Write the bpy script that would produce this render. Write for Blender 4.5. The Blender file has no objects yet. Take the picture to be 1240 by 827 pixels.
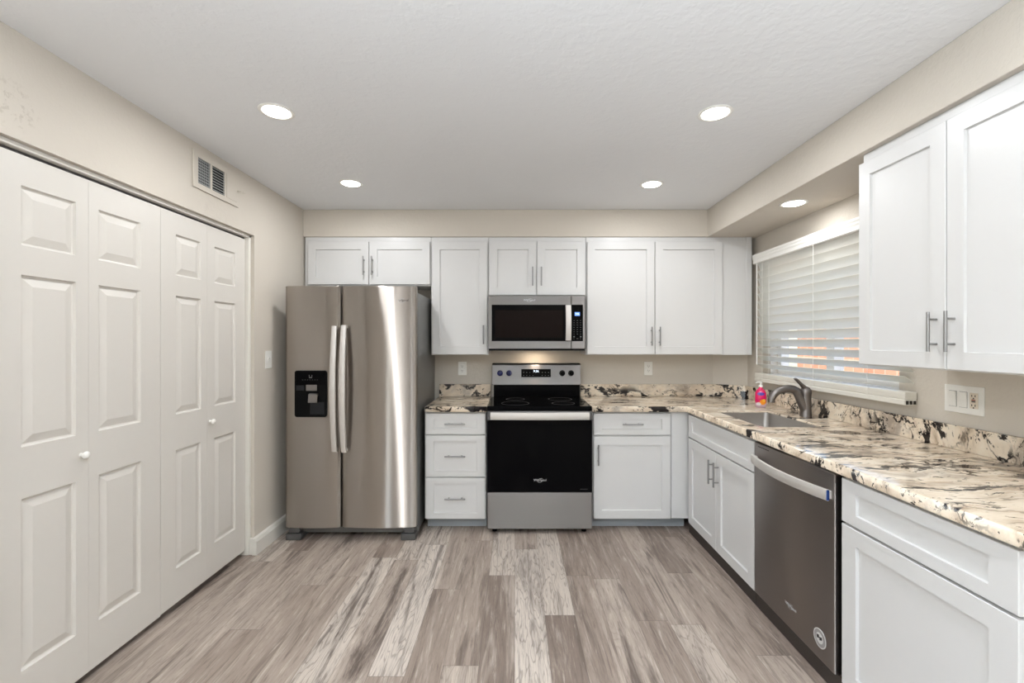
import bpy, bmesh, math, random
from mathutils import Vector, Matrix, Euler

random.seed(4)
SC = bpy.context.scene
COL = SC.collection
PI = math.pi

# ------------------------------------------------------------------ camera, world, light, exposure
CAM_H = 1.38
cam_d = bpy.data.cameras.new('camera')
cam_d.sensor_width = 36.0
cam_d.lens = 16.0
cam_d.shift_x = -4.0 / 1240
cam_d.shift_y = 0.5 / 1240
cam_d.clip_start = 0.02
cam = bpy.data.objects.new('camera', cam_d)
COL.objects.link(cam)
cam.location = (0, 0, CAM_H)
cam.rotation_euler = (PI / 2, 0, 0)
SC.camera = cam

SC.view_settings.view_transform = 'Standard'
SC.view_settings.look = 'None'
SC.view_settings.gamma = 1.0
SC.view_settings.use_curve_mapping = False
SC.view_settings.exposure = 0.15

LAMP_W = 5.6        # each recessed ceiling lamp
SOFFIT_W = 2.2
LAMP_COL = (0.95, 0.97, 1.0)
SIDE_FILL_W = 34.0         # added fill from the left wall, behind the camera
CEILING_FILL_W = 105.0
SIDE_FILL_COL = (0.80, 0.91, 1.0)
SUN_W = 3.0

world = bpy.data.worlds.new('world')
SC.world = world
world.use_nodes = True
wn = world.node_tree
wn.nodes.clear()
w_out = wn.nodes.new('ShaderNodeOutputWorld')
w_bg = wn.nodes.new('ShaderNodeBackground')
w_sky = wn.nodes.new('ShaderNodeTexSky')
w_sky.sky_type = 'NISHITA'
w_sky.sun_disc = False
w_sky.sun_elevation = math.radians(50)
w_sky.sun_rotation = math.radians(200)
w_bg.inputs['Strength'].default_value = 0.45
wn.links.new(w_sky.outputs[0], w_bg.inputs['Color'])
wn.links.new(w_bg.outputs[0], w_out.inputs['Surface'])


def add_light(name, kind, loc, rot, energy, color, **kw):
    d = bpy.data.lights.new(name, kind)
    d.energy = energy
    d.color = color
    for k, v in kw.items():
        setattr(d, k, v)
    o = bpy.data.objects.new(name, d)
    COL.objects.link(o)
    o.location = loc
    o.rotation_euler = rot
    return o


add_light('sun', 'SUN', (0, 0, 6), Vector((0.62, 0.25, -0.75)).to_track_quat('-Z', 'Y').to_euler(), SUN_W,
          (1.0, 0.95, 0.88), angle=0.01)
# unseen fill added in an invented left-wall opening, tinted like daylight
add_light('side_fill', 'AREA', (-1.90, -1.40, 1.12), (0, -PI / 2, 0), SIDE_FILL_W, SIDE_FILL_COL,
          shape='RECTANGLE', size=1.9, size_y=1.7)
# unseen upward fill light, added behind the camera to brighten the ceiling
add_light('ceiling_fill', 'AREA', (0.25, -0.55, 1.70), (PI, 0, 0), CEILING_FILL_W, (0.80, 0.90, 1.0), shape='DISK', size=0.35)


# ------------------------------------------------------------------ materials
def srgb(r, g, b):
    def f(c):
        c /= 255.0
        return c / 12.92 if c <= 0.04045 else ((c + 0.055) / 1.055) ** 2.4
    return (f(r), f(g), f(b), 1.0)


class NT:
    """small helper around a material's node tree"""
    def __init__(self, name):
        self.m = bpy.data.materials.new(name)
        self.m.use_nodes = True
        self.t = self.m.node_tree
        self.bsdf = self.t.nodes['Principled BSDF']

    def n(self, kind, **kw):
        nd = self.t.nodes.new(kind)
        for k, v in kw.items():
            setattr(nd, k, v)
        return nd

    def l(self, a, b):
        self.t.links.new(a, b)

    def val(self, inp, v):
        if hasattr(v, 'is_output') or isinstance(v, bpy.types.NodeSocket):
            self.l(v, inp)
        else:
            inp.default_value = v

    def math(self, op, a, b=None, c=None, clamp=False):
        nd = self.n('ShaderNodeMath', operation=op, use_clamp=clamp)
        self.val(nd.inputs[0], a)
        if b is not None:
            self.val(nd.inputs[1], b)
        if c is not None:
            self.val(nd.inputs[2], c)
        return nd.outputs[0]

    def mix(self, fac, a, b, blend='MIX'):
        nd = self.n('ShaderNodeMix', data_type='RGBA', blend_type=blend)
        self.val(nd.inputs[0], fac)
        self.val(nd.inputs[6], a)
        self.val(nd.inputs[7], b)
        return nd.outputs[2]

    def ramp(self, fac, stops, interp='LINEAR'):
        nd = self.n('ShaderNodeValToRGB')
        cr = nd.color_ramp
        cr.interpolation = interp
        while len(cr.elements) < len(stops):
            cr.elements.new(0.5)
        for e, (p, c) in zip(cr.elements, stops):
            e.position = p
            e.color = c if len(c) == 4 else (*c, 1)
        self.val(nd.inputs[0], fac)
        return nd.outputs[0]

    def smooth(self, v, lo, hi):
        nd = self.n('ShaderNodeMapRange', interpolation_type='SMOOTHSTEP')
        self.val(nd.inputs[0], v)
        nd.inputs[1].default_value = lo
        nd.inputs[2].default_value = hi
        return nd.outputs[0]

    def coords(self, scale=(1, 1, 1), kind='Object', rot=(0, 0, 0)):
        tc = self.n('ShaderNodeTexCoord')
        mp = self.n('ShaderNodeMapping')
        mp.inputs['Scale'].default_value = scale
        mp.inputs['Rotation'].default_value = rot
        self.l(tc.outputs[kind], mp.inputs[0])
        return mp.outputs[0]

    def noise(self, vec, scale, detail=4, rough=0.5, dist=0.0):
        nd = self.n('ShaderNodeTexNoise')
        self.l(vec, nd.inputs['Vector'])
        nd.inputs['Scale'].default_value = scale
        nd.inputs['Detail'].default_value = detail
        nd.inputs['Roughness'].default_value = rough
        nd.inputs['Distortion'].default_value = dist
        return nd.outputs[0], nd.outputs[1]

    def bump(self, h, strength=0.2, dist=0.01):
        nd = self.n('ShaderNodeBump')
        nd.inputs['Strength'].default_value = strength
        nd.inputs['Distance'].default_value = dist
        self.l(h, nd.inputs['Height'])
        self.l(nd.outputs[0], self.bsdf.inputs['Normal'])

    def set(self, **kw):
        names = {'color': 'Base Color', 'rough': 'Roughness', 'metal': 'Metallic', 'spec': 'Specular IOR Level',
                 'trans': 'Transmission Weight', 'ior': 'IOR', 'aniso': 'Anisotropic', 'coat': 'Coat Weight',
                 'ecolor': 'Emission Color', 'estr': 'Emission Strength', 'alpha': 'Alpha'}
        for k, v in kw.items():
            self.val(self.bsdf.inputs[names[k]], v)
        return self


def plain(name, color, rough=0.5, metal=0.0, var=0.04, scale=30, **kw):
    """painted or moulded surface with a faint mottled tone"""
    t = NT(name)
    vec = t.coords()
    f, _ = t.noise(vec, scale, 3)
    dark = tuple(c * (1 - var) for c in color[:3]) + (1,)
    t.set(color=t.mix(f, dark, color), rough=rough, metal=metal, **kw)
    return t.m


def painted_wall(name, color, bump=0.12, scale=55, patch=None):
    t = NT(name)
    vec = t.coords()
    f, _ = t.noise(vec, 1.4, 3)
    dark = tuple(c * 0.95 for c in color[:3]) + (1,)
    t.set(color=t.mix(f, dark, color), rough=0.75, spec=0.25)
    h, _ = t.noise(vec, scale, 4, 0.55)
    h2 = t.smooth(h, 0.42, 0.62)
    t.bump(h2, bump, 0.004)
    return t.m


def steel(name, color, rough=0.36, aniso=0.86, rot=0.0, grain=0.04):
    """brushed metal: one glossy lobe stretched along the vertical, so lamps read as tall streaks"""
    t = NT(name)
    vec = t.coords((1.0, 1.0, 260))
    f, _ = t.noise(vec, 1.0, 3, 0.6)
    lo = tuple(c * (1 - grain) for c in color[:3]) + (1,)
    g = t.n('ShaderNodeBsdfAnisotropic', distribution='MULTI_GGX')
    t.l(t.mix(f, lo, color), g.inputs['Color'])
    g.inputs['Roughness'].default_value = rough
    g.inputs['Anisotropy'].default_value = aniso
    g.inputs['Rotation'].default_value = rot
    tg = t.n('ShaderNodeTangent', direction_type='RADIAL', axis='Z')
    t.l(tg.outputs[0], g.inputs['Tangent'])
    t.l(g.outputs[0], t.t.nodes['Material Output'].inputs['Surface'])
    return t.m


def emissive(name, color, strength):
    t = NT(name)
    t.set(color=(0.02, 0.02, 0.02, 1), ecolor=color, estr=strength, rough=0.4)
    return t.m


M = {}
M['wall'] = painted_wall('wall_paint', srgb(209, 201, 189))


def patched_wall(name, color):
    """wall paint with one rough, scuffed patch near the ceiling"""
    t = NT(name)
    vec = t.coords()
    f, _ = t.noise(vec, 1.4, 3)
    dark = tuple(c * 0.95 for c in color[:3]) + (1,)
    base = t.mix(f, dark, color)
    sep = t.n('ShaderNodeSeparateXYZ')
    t.l(vec, sep.inputs[0])
    dy = t.math('POWER', t.math('DIVIDE', t.math('SUBTRACT', sep.outputs[1], 1.53), 0.10), 2.0)
    dz = t.math('POWER', t.math('DIVIDE', t.math('SUBTRACT', sep.outputs[2], 2.18), 0.09), 2.0)
    mask = t.math('SUBTRACT', 1.0, t.smooth(t.math('ADD', dy, dz), 0.3, 1.2))
    k, _ = t.noise(vec, 48, 6, 0.7)
    scuff = t.math('MULTIPLY', mask, t.smooth(k, 0.52, 0.62))
    t.set(color=t.mix(t.math('MULTIPLY', scuff, 0.32), base, srgb(160, 148, 132)), rough=0.75, spec=0.25)
    h, _ = t.noise(vec, 55, 4, 0.55)
    t.bump(t.math('ADD', t.smooth(h, 0.42, 0.62), t.math('MULTIPLY', scuff, 2.0)), 0.12, 0.004)
    return t.m


M['wall_patched'] = patched_wall('wall_paint_patched', srgb(209, 201, 189))
M['ceiling'] = painted_wall('ceiling_paint', srgb(237, 238, 239), bump=0.15, scale=26)
M['trim'] = plain('trim_paint', srgb(226, 222, 213), 0.4)
M['door'] = plain('door_paint', srgb(217, 212, 204), 0.38, var=0.02)
M['cabinet'] = plain('cabinet_paint', srgb(214, 213, 211), 0.32, var=0.015)
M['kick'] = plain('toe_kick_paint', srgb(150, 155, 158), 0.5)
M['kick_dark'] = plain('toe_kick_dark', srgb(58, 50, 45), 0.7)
M['white_plastic'] = plain('white_plastic', srgb(236, 234, 228), 0.3, var=0.01)
M['steel'] = steel('brushed_steel', (0.56, 0.515, 0.47, 1), 0.31, 0.87)
M['steel_x'] = steel('brushed_steel_light', (0.27, 0.255, 0.245, 1), 0.44, 0.5)
M['steel_dark'] = steel('dark_brushed_steel', (0.43, 0.40, 0.385, 1), 0.38, 0.75)
M['handle_steel'] = steel('satin_handle', (0.74, 0.715, 0.685, 1), 0.68, 0.0)
M['nickel'] = steel('brushed_nickel', (0.34, 0.335, 0.33, 1), 0.5, 0.0)
M['faucet'] = steel('faucet_nickel', (0.22, 0.20, 0.19, 1), 0.42, 0.0)
M['sink'] = steel('sink_steel', (0.55, 0.52, 0.49, 1), 0.42, 0.4)
M['fridge_side'] = plain('fridge_side', srgb(110, 110, 108), 0.35, metal=0.3, var=0.03)
M['dark_plastic'] = plain('dark_grey_plastic', srgb(76, 75, 74), 0.45)
M['black_plastic'] = plain('black_plastic', srgb(12, 12, 13), 0.35, spec=0.08)
M['tray'] = plain('dispenser_tray', srgb(38, 38, 40), 0.4, spec=0.15)
M['black_glass'] = plain('black_glass', (0.002, 0.002, 0.0025, 1), 0.05, spec=0.06)
M['smoked'] = plain('smoked_window', (0.007, 0.0035, 0.003, 1), 0.12, spec=0.08)
M['chrome'] = plain('chrome', (0.75, 0.75, 0.75, 1), 0.12, metal=1.0)
M['blue_film'] = plain('blue_film', srgb(24, 54, 112), 0.3)
M['blue_knob'] = plain('blue_knob', srgb(14, 24, 78), 0.25)
M['screen'] = emissive('screen_glow', (0.15, 0.35, 1.0, 1), 1.2)
M['digits'] = emissive('digit_glow', (0.75, 0.88, 1.0, 1), 2.2)
M['key'] = plain('keypad_print', srgb(92, 92, 92), 0.4)
M['logo'] = plain('logo_silver', srgb(205, 205, 205), 0.3, metal=0.4)
M['logo_dark'] = plain('logo_dark', srgb(52, 50, 50), 0.3, metal=0.4)
M['sticker'] = plain('sticker_white', srgb(205, 203, 200), 0.5)
M['sticker_ink'] = plain('sticker_ink', srgb(44, 40, 42), 0.5)
M['void'] = plain('dark_void', (0.008, 0.008, 0.009, 1), 0.8)
M['dark_metal'] = plain('vent_fin', srgb(150, 152, 150), 0.5)
M['red'] = plain('reset_button_red', srgb(150, 60, 40), 0.4)
M['slot'] = plain('slot_dark', srgb(40, 34, 30), 0.6)
M['brown_wood'] = plain('track_brown', srgb(84, 66, 52), 0.7)


def lamp_lens():
    t = NT('lamp_lens')
    t.set(color=(0.9, 0.9, 0.9, 1), ecolor=(1.0, 0.96, 0.90, 1), estr=9.0, rough=0.4)
    return t.m


M['lens'] = lamp_lens()


def glass():
    """thin pane: clear, with a faint mirror on its face"""
    t = NT('window_glass')
    tr = t.n('ShaderNodeBsdfTransparent')
    gl = t.n('ShaderNodeBsdfGlossy')
    gl.inputs['Roughness'].default_value = 0.0
    mx = t.n('ShaderNodeMixShader')
    mx.inputs[0].default_value = 0.04
    t.l(tr.outputs[0], mx.inputs[1])
    t.l(gl.outputs[0], mx.inputs[2])
    t.l(mx.outputs[0], t.t.nodes['Material Output'].inputs['Surface'])
    return t.m


M['glass'] = glass()


def slat_mat():
    t = NT('blind_slat')
    vec = t.coords((30, 1.5, 30))
    f, _ = t.noise(vec, 1.0, 3)
    t.set(color=t.mix(f, srgb(240, 240, 234), srgb(246, 246, 241)), rough=0.4)
    tr = t.n('ShaderNodeBsdfTranslucent')
    tr.inputs[0].default_value = srgb(236, 236, 230)
    mx = t.n('ShaderNodeMixShader')
    mx.inputs[0].default_value = 0.5
    out = t.t.nodes['Material Output']
    t.l(t.bsdf.outputs[0], mx.inputs[1])
    t.l(tr.outputs[0], mx.inputs[2])
    t.l(mx.outputs[0], out.inputs['Surface'])
    return t.m


M['slat'] = slat_mat()
M['rail'] = plain('blind_rail', srgb(226, 222, 212), 0.4, var=0.02)


def granite():
    t = NT('granite')
    vec = t.coords()
    _, wc = t.noise(vec, 3.0, 3)
    off = t.n('ShaderNodeVectorMath', operation='MULTIPLY_ADD')
    t.l(wc, off.inputs[0])
    off.inputs[1].default_value = (0.22, 0.22, 0.22)
    t.l(vec, off.inputs[2])
    wv = off.outputs[0]
    rot = t.n('ShaderNodeMapping')
    rot.inputs['Rotation'].default_value = (0.5, 0.55, 0.75)
    rot.inputs['Scale'].default_value = (0.55, 1.5, 1.0)
    t.l(wv, rot.inputs[0])
    rv = rot.outputs[0]
    # cream ground with beige and pale clouds
    a, _ = t.noise(rv, 9, 6, 0.62)
    ground = t.ramp(a, [(0.26, srgb(158, 138, 118)), (0.38, srgb(205, 186, 163)), (0.52, srgb(228, 212, 190)), (0.75, srgb(239, 229, 212))])
    b, _ = t.noise(rv, 26, 4, 0.6)
    rust = t.smooth(b, 0.60, 0.72)
    col = t.mix(t.math('MULTIPLY', rust, 0.4), ground, srgb(168, 128, 98))
    # grey smoky areas
    g, _ = t.noise(rv, 4.0, 5, 0.6)
    col = t.mix(t.math('MULTIPLY', t.smooth(g, 0.54, 0.68), 0.6), col, srgb(128, 116, 108))
    # thin dark veins: ridges of a noise, present only in places
    v, _ = t.noise(rv, 5.5, 5, 0.55)
    ridge = t.math('ABSOLUTE', t.math('SUBTRACT', v, 0.5))
    pres, _ = t.noise(rv, 3.2, 3)
    vein = t.math('MULTIPLY', t.math('SUBTRACT', 1.0, t.smooth(ridge, 0.006, 0.030)), t.smooth(pres, 0.43, 0.56))
    # black blotches
    k, _ = t.noise(rv, 7.5, 6, 0.68)
    pres2, _ = t.noise(wv, 2.6, 2)
    blotch = t.math('MULTIPLY', t.smooth(k, 0.55, 0.585), t.smooth(pres2, 0.34, 0.50))
    s, _ = t.noise(rv, 34, 4, 0.65)
    speck = t.math('MULTIPLY', t.smooth(s, 0.60, 0.64), 0.85)
    dark = t.math('MAXIMUM', t.math('MAXIMUM', vein, blotch), speck)
    col = t.mix(dark, col, srgb(34, 30, 31))
    t.set(color=col, rough=0.09, spec=0.5)
    return t.m


M['granite'] = granite()


def planks():
    t = NT('vinyl_planks')
    tc = t.n('ShaderNodeTexCoord')
    sep = t.n('ShaderNodeSeparateXYZ')
    t.l(tc.outputs['Object'], sep.inputs[0])
    X, Y = sep.outputs[0], sep.outputs[1]
    px = t.math('DIVIDE', t.math('ADD', X, 10.035), 0.152)
    row = t.math('FLOOR', px)
    fx = t.math('FRACT', px)
    wn1 = t.n('ShaderNodeTexWhiteNoise', noise_dimensions='1D')
    t.l(row, wn1.inputs['W'])
    py = t.math('ADD', t.math('DIVIDE', Y, 1.22), t.math('MULTIPLY', wn1.outputs[0], 9.0))
    colm = t.math('FLOOR', py)
    fy = t.math('FRACT', py)
    cv = t.n('ShaderNodeCombineXYZ')
    t.l(row, cv.inputs[0])
    t.l(colm, cv.inputs[1])
    wn2 = t.n('ShaderNodeTexWhiteNoise', noise_dimensions='2D')
    t.l(cv.outputs[0], wn2.inputs['Vector'])
    r1 = wn2.outputs[0]
    sepc = t.n('ShaderNodeSeparateColor')
    t.l(wn2.outputs[1], sepc.inputs[0])
    r2, r3 = sepc.outputs[1], sepc.outputs[2]

    def vec(sx, sy):
        c = t.n('ShaderNodeCombineXYZ')
        t.l(t.math('MULTIPLY', X, sx), c.inputs[0])
        t.l(t.math('MULTIPLY', Y, sy), c.inputs[1])
        t.l(t.math('MULTIPLY', r1, 61.0), c.inputs[2])
        return c.outputs[0]
    tone, _ = t.noise(vec(10.0, 0.95), 1.0, 6, 0.66, 0.8)
    grain, _ = t.noise(vec(48.0, 3.6), 1.0, 6, 0.7, 0.6)
    fine, _ = t.noise(vec(170.0, 11.0), 1.0, 5, 0.7)
    base = t.ramp(r1, [(0.0, srgb(124, 110, 100)), (0.25, srgb(146, 131, 120)), (0.50, srgb(160, 145, 133)), (0.72, srgb(172, 158, 146)), (0.82, srgb(190, 178, 166)), (1.0, srgb(205, 194, 183))])
    # broad dark streaks
    dk = t.smooth(tone, 0.50, 0.66)
    streak = t.mix(t.math('MULTIPLY', dk, t.math('MULTIPLY_ADD', r2, 0.6, 0.40)), base, srgb(88, 76, 69))
    lt = t.smooth(tone, 0.46, 0.30)
    streak = t.mix(t.math('MULTIPLY', lt, 0.45), streak, srgb(216, 203, 190))
    g1 = t.mix(t.math('MULTIPLY', t.smooth(grain, 0.50, 0.68), 0.55), streak, srgb(92, 79, 72))
    g1 = t.mix(t.math('MULTIPLY', t.smooth(grain, 0.46, 0.30), 0.38), g1, srgb(222, 210, 198))
    # cathedral figure on some boards
    cn, _ = t.noise(vec(9.0, 1.3), 1.0, 3, 0.5)
    rings = t.math('ABSOLUTE', t.math('SUBTRACT', t.math('FRACT', t.math('MULTIPLY', cn, 17.0)), 0.5))
    line = t.math('MULTIPLY', t.math('SUBTRACT', 1.0, t.smooth(rings, 0.02, 0.16)), t.smooth(r1, 0.62, 0.80))
    g2 = t.mix(t.math('MULTIPLY', line, 0.42), g1, srgb(92, 79, 72))
    g3 = t.mix(t.math('MULTIPLY', t.smooth(fine, 0.50, 0.72), 0.42), g2, srgb(98, 86, 78))
    # joints
    ex = t.math('MINIMUM', fx, t.math('SUBTRACT', 1.0, fx))
    ey = t.math('MINIMUM', fy, t.math('SUBTRACT', 1.0, fy))
    j = t.math('MAXIMUM', t.math('LESS_THAN', ex, 0.007), t.math('LESS_THAN', ey, 0.0012))
    col = t.mix(t.math('MULTIPLY', j, 0.45), g3, srgb(70, 60, 54))
    t.set(color=col, rough=t.math('MULTIPLY_ADD', grain, 0.2, 0.36), spec=0.4)
    t.bump(grain, 0.06, 0.002)
    return t.m


M['planks'] = planks()


def block_wall():
    t = NT('garden_blocks')
    vec = t.coords((1, 1, 1), rot=(0, PI / 2, PI / 2))
    br = t.n('ShaderNodeTexBrick')
    t.l(vec, br.inputs['Vector'])
    br.inputs['Color1'].default_value = srgb(212, 142, 106)
    br.inputs['Color2'].default_value = srgb(226, 164, 128)
    br.inputs['Mortar'].default_value = srgb(232, 196, 166)
    br.inputs['Scale'].default_value = 2.5
    t.set(color=br.outputs[0], rough=0.9)
    return t.m


M['blocks'] = block_wall()
M['patio'] = plain('patio_concrete', srgb(205, 190, 172), 0.9, var=0.15, scale=6)
M['leafy'] = plain('leaf_green', srgb(66, 84, 50), 0.7, var=0.4, scale=20)


def soap_mat():
    t = NT('soap_wrap')
    tc = t.n('ShaderNodeTexCoord')
    sep = t.n('ShaderNodeSeparateXYZ')
    t.l(tc.outputs['Object'], sep.inputs[0])
    x, z = sep.outputs[0], sep.outputs[2]

    def blob(cx, cz, rx, rz):
        a = t.math('POWER', t.math('DIVIDE', t.math('SUBTRACT', x, cx), rx), 2.0)
        b = t.math('POWER', t.math('DIVIDE', t.math('SUBTRACT', z, cz), rz), 2.0)
        return t.math('SUBTRACT', 1.0, t.smooth(t.math('ADD', a, b), 0.8, 1.1))
    col = t.mix(t.smooth(z, 0.02, 0.045), srgb(206, 178, 190), srgb(214, 22, 92))
    col = t.mix(blob(0.012, 0.040, 0.020, 0.020), col, srgb(245, 150, 40))
    col = t.mix(blob(0.020, 0.052, 0.010, 0.010), col, srgb(250, 190, 70))
    col = t.mix(blob(-0.014, 0.026, 0.014, 0.012), col, srgb(222, 214, 218))
    col = t.mix(blob(0.0, 0.098, 0.024, 0.012), col, srgb(86, 66, 160))
    t.set(color=col, rough=0.18, spec=0.5)
    return t.m


M['soap'] = soap_mat()


# ------------------------------------------------------------------ mesh helpers
class MB:
    def __init__(self):
        self.bm = bmesh.new()

    def box(self, x0, x1, y0, y1, z0, z1, bev=0.0, seg=2):
        b = bmesh.new()
        bmesh.ops.create_cube(b, size=1.0)
        for v in b.verts:
            v.co = Vector(((x0 + x1) / 2 + v.co.x * (x1 - x0), (y0 + y1) / 2 + v.co.y * (y1 - y0), (z0 + z1) / 2 + v.co.z * (z1 - z0)))
        if bev > 0:
            bmesh.ops.bevel(b, geom=b.edges[:], offset=bev, segments=seg, profile=0.5, affect='EDGES')
        self._join(b)
        return self

    def _join(self, b):
        me = bpy.data.meshes.new('tmp')
        b.to_mesh(me)
        b.free()
        self.bm.from_mesh(me)
        bpy.data.meshes.remove(me)

    def prism(self, pts, axis, a0, a1, bev=0.0):
        """pts: closed outline in the two other axes, extruded along axis from a0 to a1"""
        b = bmesh.new()

        def mk(p, a):
            if axis == 'x':
                return (a, p[0], p[1])
            if axis == 'y':
                return (p[0], a, p[1])
            return (p[0], p[1], a)
        v0 = [b.verts.new(mk(p, a0)) for p in pts]
        v1 = [b.verts.new(mk(p, a1)) for p in pts]
        n = len(pts)
        b.faces.new(v0)
        b.faces.new(v1[::-1])
        for i in range(n):
            b.faces.new((v0[i], v1[i], v1[(i + 1) % n], v0[(i + 1) % n]))
        bmesh.ops.recalc_face_normals(b, faces=b.faces[:])
        if bev > 0:
            bmesh.ops.bevel(b, geom=b.edges[:], offset=bev, segments=2, profile=0.5, affect='EDGES')
        self._join(b)
        return self

    def tube(self, pts, r, seg=12, caps=True):
        b = bmesh.new()
        pts = [Vector(p) for p in pts]
        rs = r if isinstance(r, (list, tuple)) else [r] * len(pts)
        up = None
        rings = []
        for i, p in enumerate(pts):
            d = (pts[min(i + 1, len(pts) - 1)] - pts[max(i - 1, 0)]).normalized()
            if up is None:
                up = Vector((0, 0, 1)) if abs(d.z) < 0.9 else Vector((1, 0, 0))
            s = d.cross(up).normalized()
            up = s.cross(d).normalized()
            rr = rs[i]
            ra, rb = (rr if isinstance(rr, tuple) else (rr, rr))
            rings.append([b.verts.new(p + s * (ra * math.cos(2 * PI * k / seg)) + up * (rb * math.sin(2 * PI * k / seg))) for k in range(seg)])
        for a, c in zip(rings, rings[1:]):
            for k in range(seg):
                b.faces.new((a[k], a[(k + 1) % seg], c[(k + 1) % seg], c[k]))
        if caps:
            b.faces.new(rings[0][::-1])
            b.faces.new(rings[-1])
        bmesh.ops.recalc_face_normals(b, faces=b.faces[:])
        self._join(b)
        return self

    def lathe(self, prof, c=(0, 0, 0), axis='z', seg=32, sx=1.0, sy=1.0):
        """prof: (radius, height) pairs; ends close on the axis when the radius is 0"""
        b = bmesh.new()
        c = Vector(c)

        def mk(r, h, k):
            x, y = r * math.cos(2 * PI * k / seg) * sx, r * math.sin(2 * PI * k / seg) * sy
            if axis == 'z':
                return c + Vector((x, y, h))
            if axis == 'y':
                return c + Vector((x, h, y))
            return c + Vector((h, x, y))
        rings = []
        for r, h in prof:
            if r < 1e-6:
                rings.append([b.verts.new(mk(0, h, 0))])
            else:
                rings.append([b.verts.new(mk(r, h, k)) for k in range(seg)])
        for a, d in zip(rings, rings[1:]):
            for k in range(seg):
                k2 = (k + 1) % seg
                if len(a) == 1 and len(d) > 1:
                    b.faces.new((a[0], d[k2], d[k]))
                elif len(d) == 1 and len(a) > 1:
                    b.faces.new((a[k], a[k2], d[0]))
                elif len(a) > 1:
                    b.faces.new((a[k], a[k2], d[k2], d[k]))
        bmesh.ops.recalc_face_normals(b, faces=b.faces[:])
        self._join(b)
        return self

    def loops(self, loops, closed=True):
        """loft a list of equally long closed loops; first and last are capped"""
        b = bmesh.new()
        rings = [[b.verts.new(p) for p in lp] for lp in loops]
        n = len(rings[0])
        for a, c in zip(rings, rings[1:]):
            for k in range(n):
                b.faces.new((a[k], a[(k + 1) % n], c[(k + 1) % n], c[k]))
        if closed:
            b.faces.new(rings[0][::-1])
            b.faces.new(rings[-1])
        bmesh.ops.recalc_face_normals(b, faces=b.faces[:])
        self._join(b)
        return self

    def panel(self, x0, x1, z0, z1, y, thick, rx, rz, recess, slope=0.0015, edge=0.002):
        """a framed front (facing -y) with one recessed field"""
        def lp(dx, dz, yy):
            return [(x0 + dx, yy, z0 + dz), (x1 - dx, yy, z0 + dz), (x1 - dx, yy, z1 - dz), (x0 + dx, yy, z1 - dz)]
        self.loops([lp(0, 0, y + thick), lp(0, 0, y + edge), lp(edge, edge, y), lp(rx, rz, y), lp(rx + slope, rz + slope, y + recess)])
        return self

    def build(self, name, mat, parent=None, smooth=None):
        me = bpy.data.meshes.new(name)
        self.bm.to_mesh(me)
        self.bm.free()
        mats = mat if isinstance(mat, (list, tuple)) else [mat]
        for m in mats:
            me.materials.append(m)
        o = bpy.data.objects.new(name, me)
        COL.objects.link(o)
        if parent is not None:
            o.parent = parent
        if smooth:
            for p in me.polygons:
                p.use_smooth = True
            try:
                me.set_sharp_from_angle(angle=math.radians(smooth))
            except Exception:
                pass
        return o


def thing(name, label, cat, loc=(0, 0, 0), rz=0.0, group=None):
    o = bpy.data.objects.new(name, None)
    o.empty_display_size = 0.1
    COL.objects.link(o)
    o.location = loc
    o.rotation_euler = (0, 0, rz)
    return tag(o, label, cat, group)


def tag(o, label, cat, group=None):
    o['label'] = label
    o['category'] = cat
    if group:
        o['group'] = group
    return o


def struct(o, label=None):
    o['kind'] = 'structure'
    if label:
        o['label'] = label
    return o


def text_mesh(name, body, size, mat, parent, loc, rot, depth=0.0004, shear=0.0):
    cu = bpy.data.curves.new(name, 'FONT')
    cu.body = body
    cu.size = size
    cu.extrude = depth
    cu.shear = shear
    cu.align_x = 'CENTER'
    cu.align_y = 'CENTER'
    tmp = bpy.data.objects.new('tmp_text', cu)
    COL.objects.link(tmp)
    dg = bpy.context.evaluated_depsgraph_get()
    me = bpy.data.meshes.new_from_object(tmp.evaluated_get(dg))
    bpy.data.objects.remove(tmp)
    bpy.data.curves.remove(cu)
    me.name = name
    me.materials.clear()
    me.materials.append(mat)
    o = bpy.data.objects.new(name, me)
    COL.objects.link(o)
    o.parent = parent
    o.location = loc
    o.rotation_euler = rot
    return o


FRONT = (PI / 2, 0, 0)          # lettering facing -y


def swoosh(name, mat, parent, loc, w):
    """thin tilted oval ring around the maker's lettering, facing -y"""
    mb = MB()
    n = 40
    pts = []
    for k in range(n + 1):
        a = 2 * PI * k / n * 0.86 + 0.5
        x, z = math.cos(a) * w * 0.30, math.sin(a) * w * 0.17
        pts.append((x * 0.95 - z * 0.35, 0, z * 0.95 + x * 0.35))
    mb.tube(pts, w * 0.012, 6)
    o = mb.build(name, mat, parent)
    o.location = loc
    return o


def bar_pull(parent, p, length, vertical, mat=None, out=0.032, r=0.0055):
    """bar pull centred at p on a front that faces -y; posts reach back to the front"""
    mb = MB()
    x, y, z = p
    h = length / 2
    f = h * 0.62
    if vertical:
        mb.tube([(x, y - out, z - h), (x, y - out, z + h)], r, 12)
        for s in (-1, 1):
            mb.tube([(x, y - out, z + s * f), (x, y, z + s * f)], r * 0.75, 10)
    else:
        mb.tube([(x - h, y - out, z), (x + h, y - out, z)], r, 12)
        for s in (-1, 1):
            mb.tube([(x + s * f, y - out, z), (x + s * f, y, z)], r * 0.75, 10)
    return mb.build('handle', mat or M['nickel'], parent, smooth=40)


# ------------------------------------------------------------------ the room shell
XL, XR, YB, YF, ZC = -1.70, 1.94, 3.95, -2.50, 2.44
WT = 0.14

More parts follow.
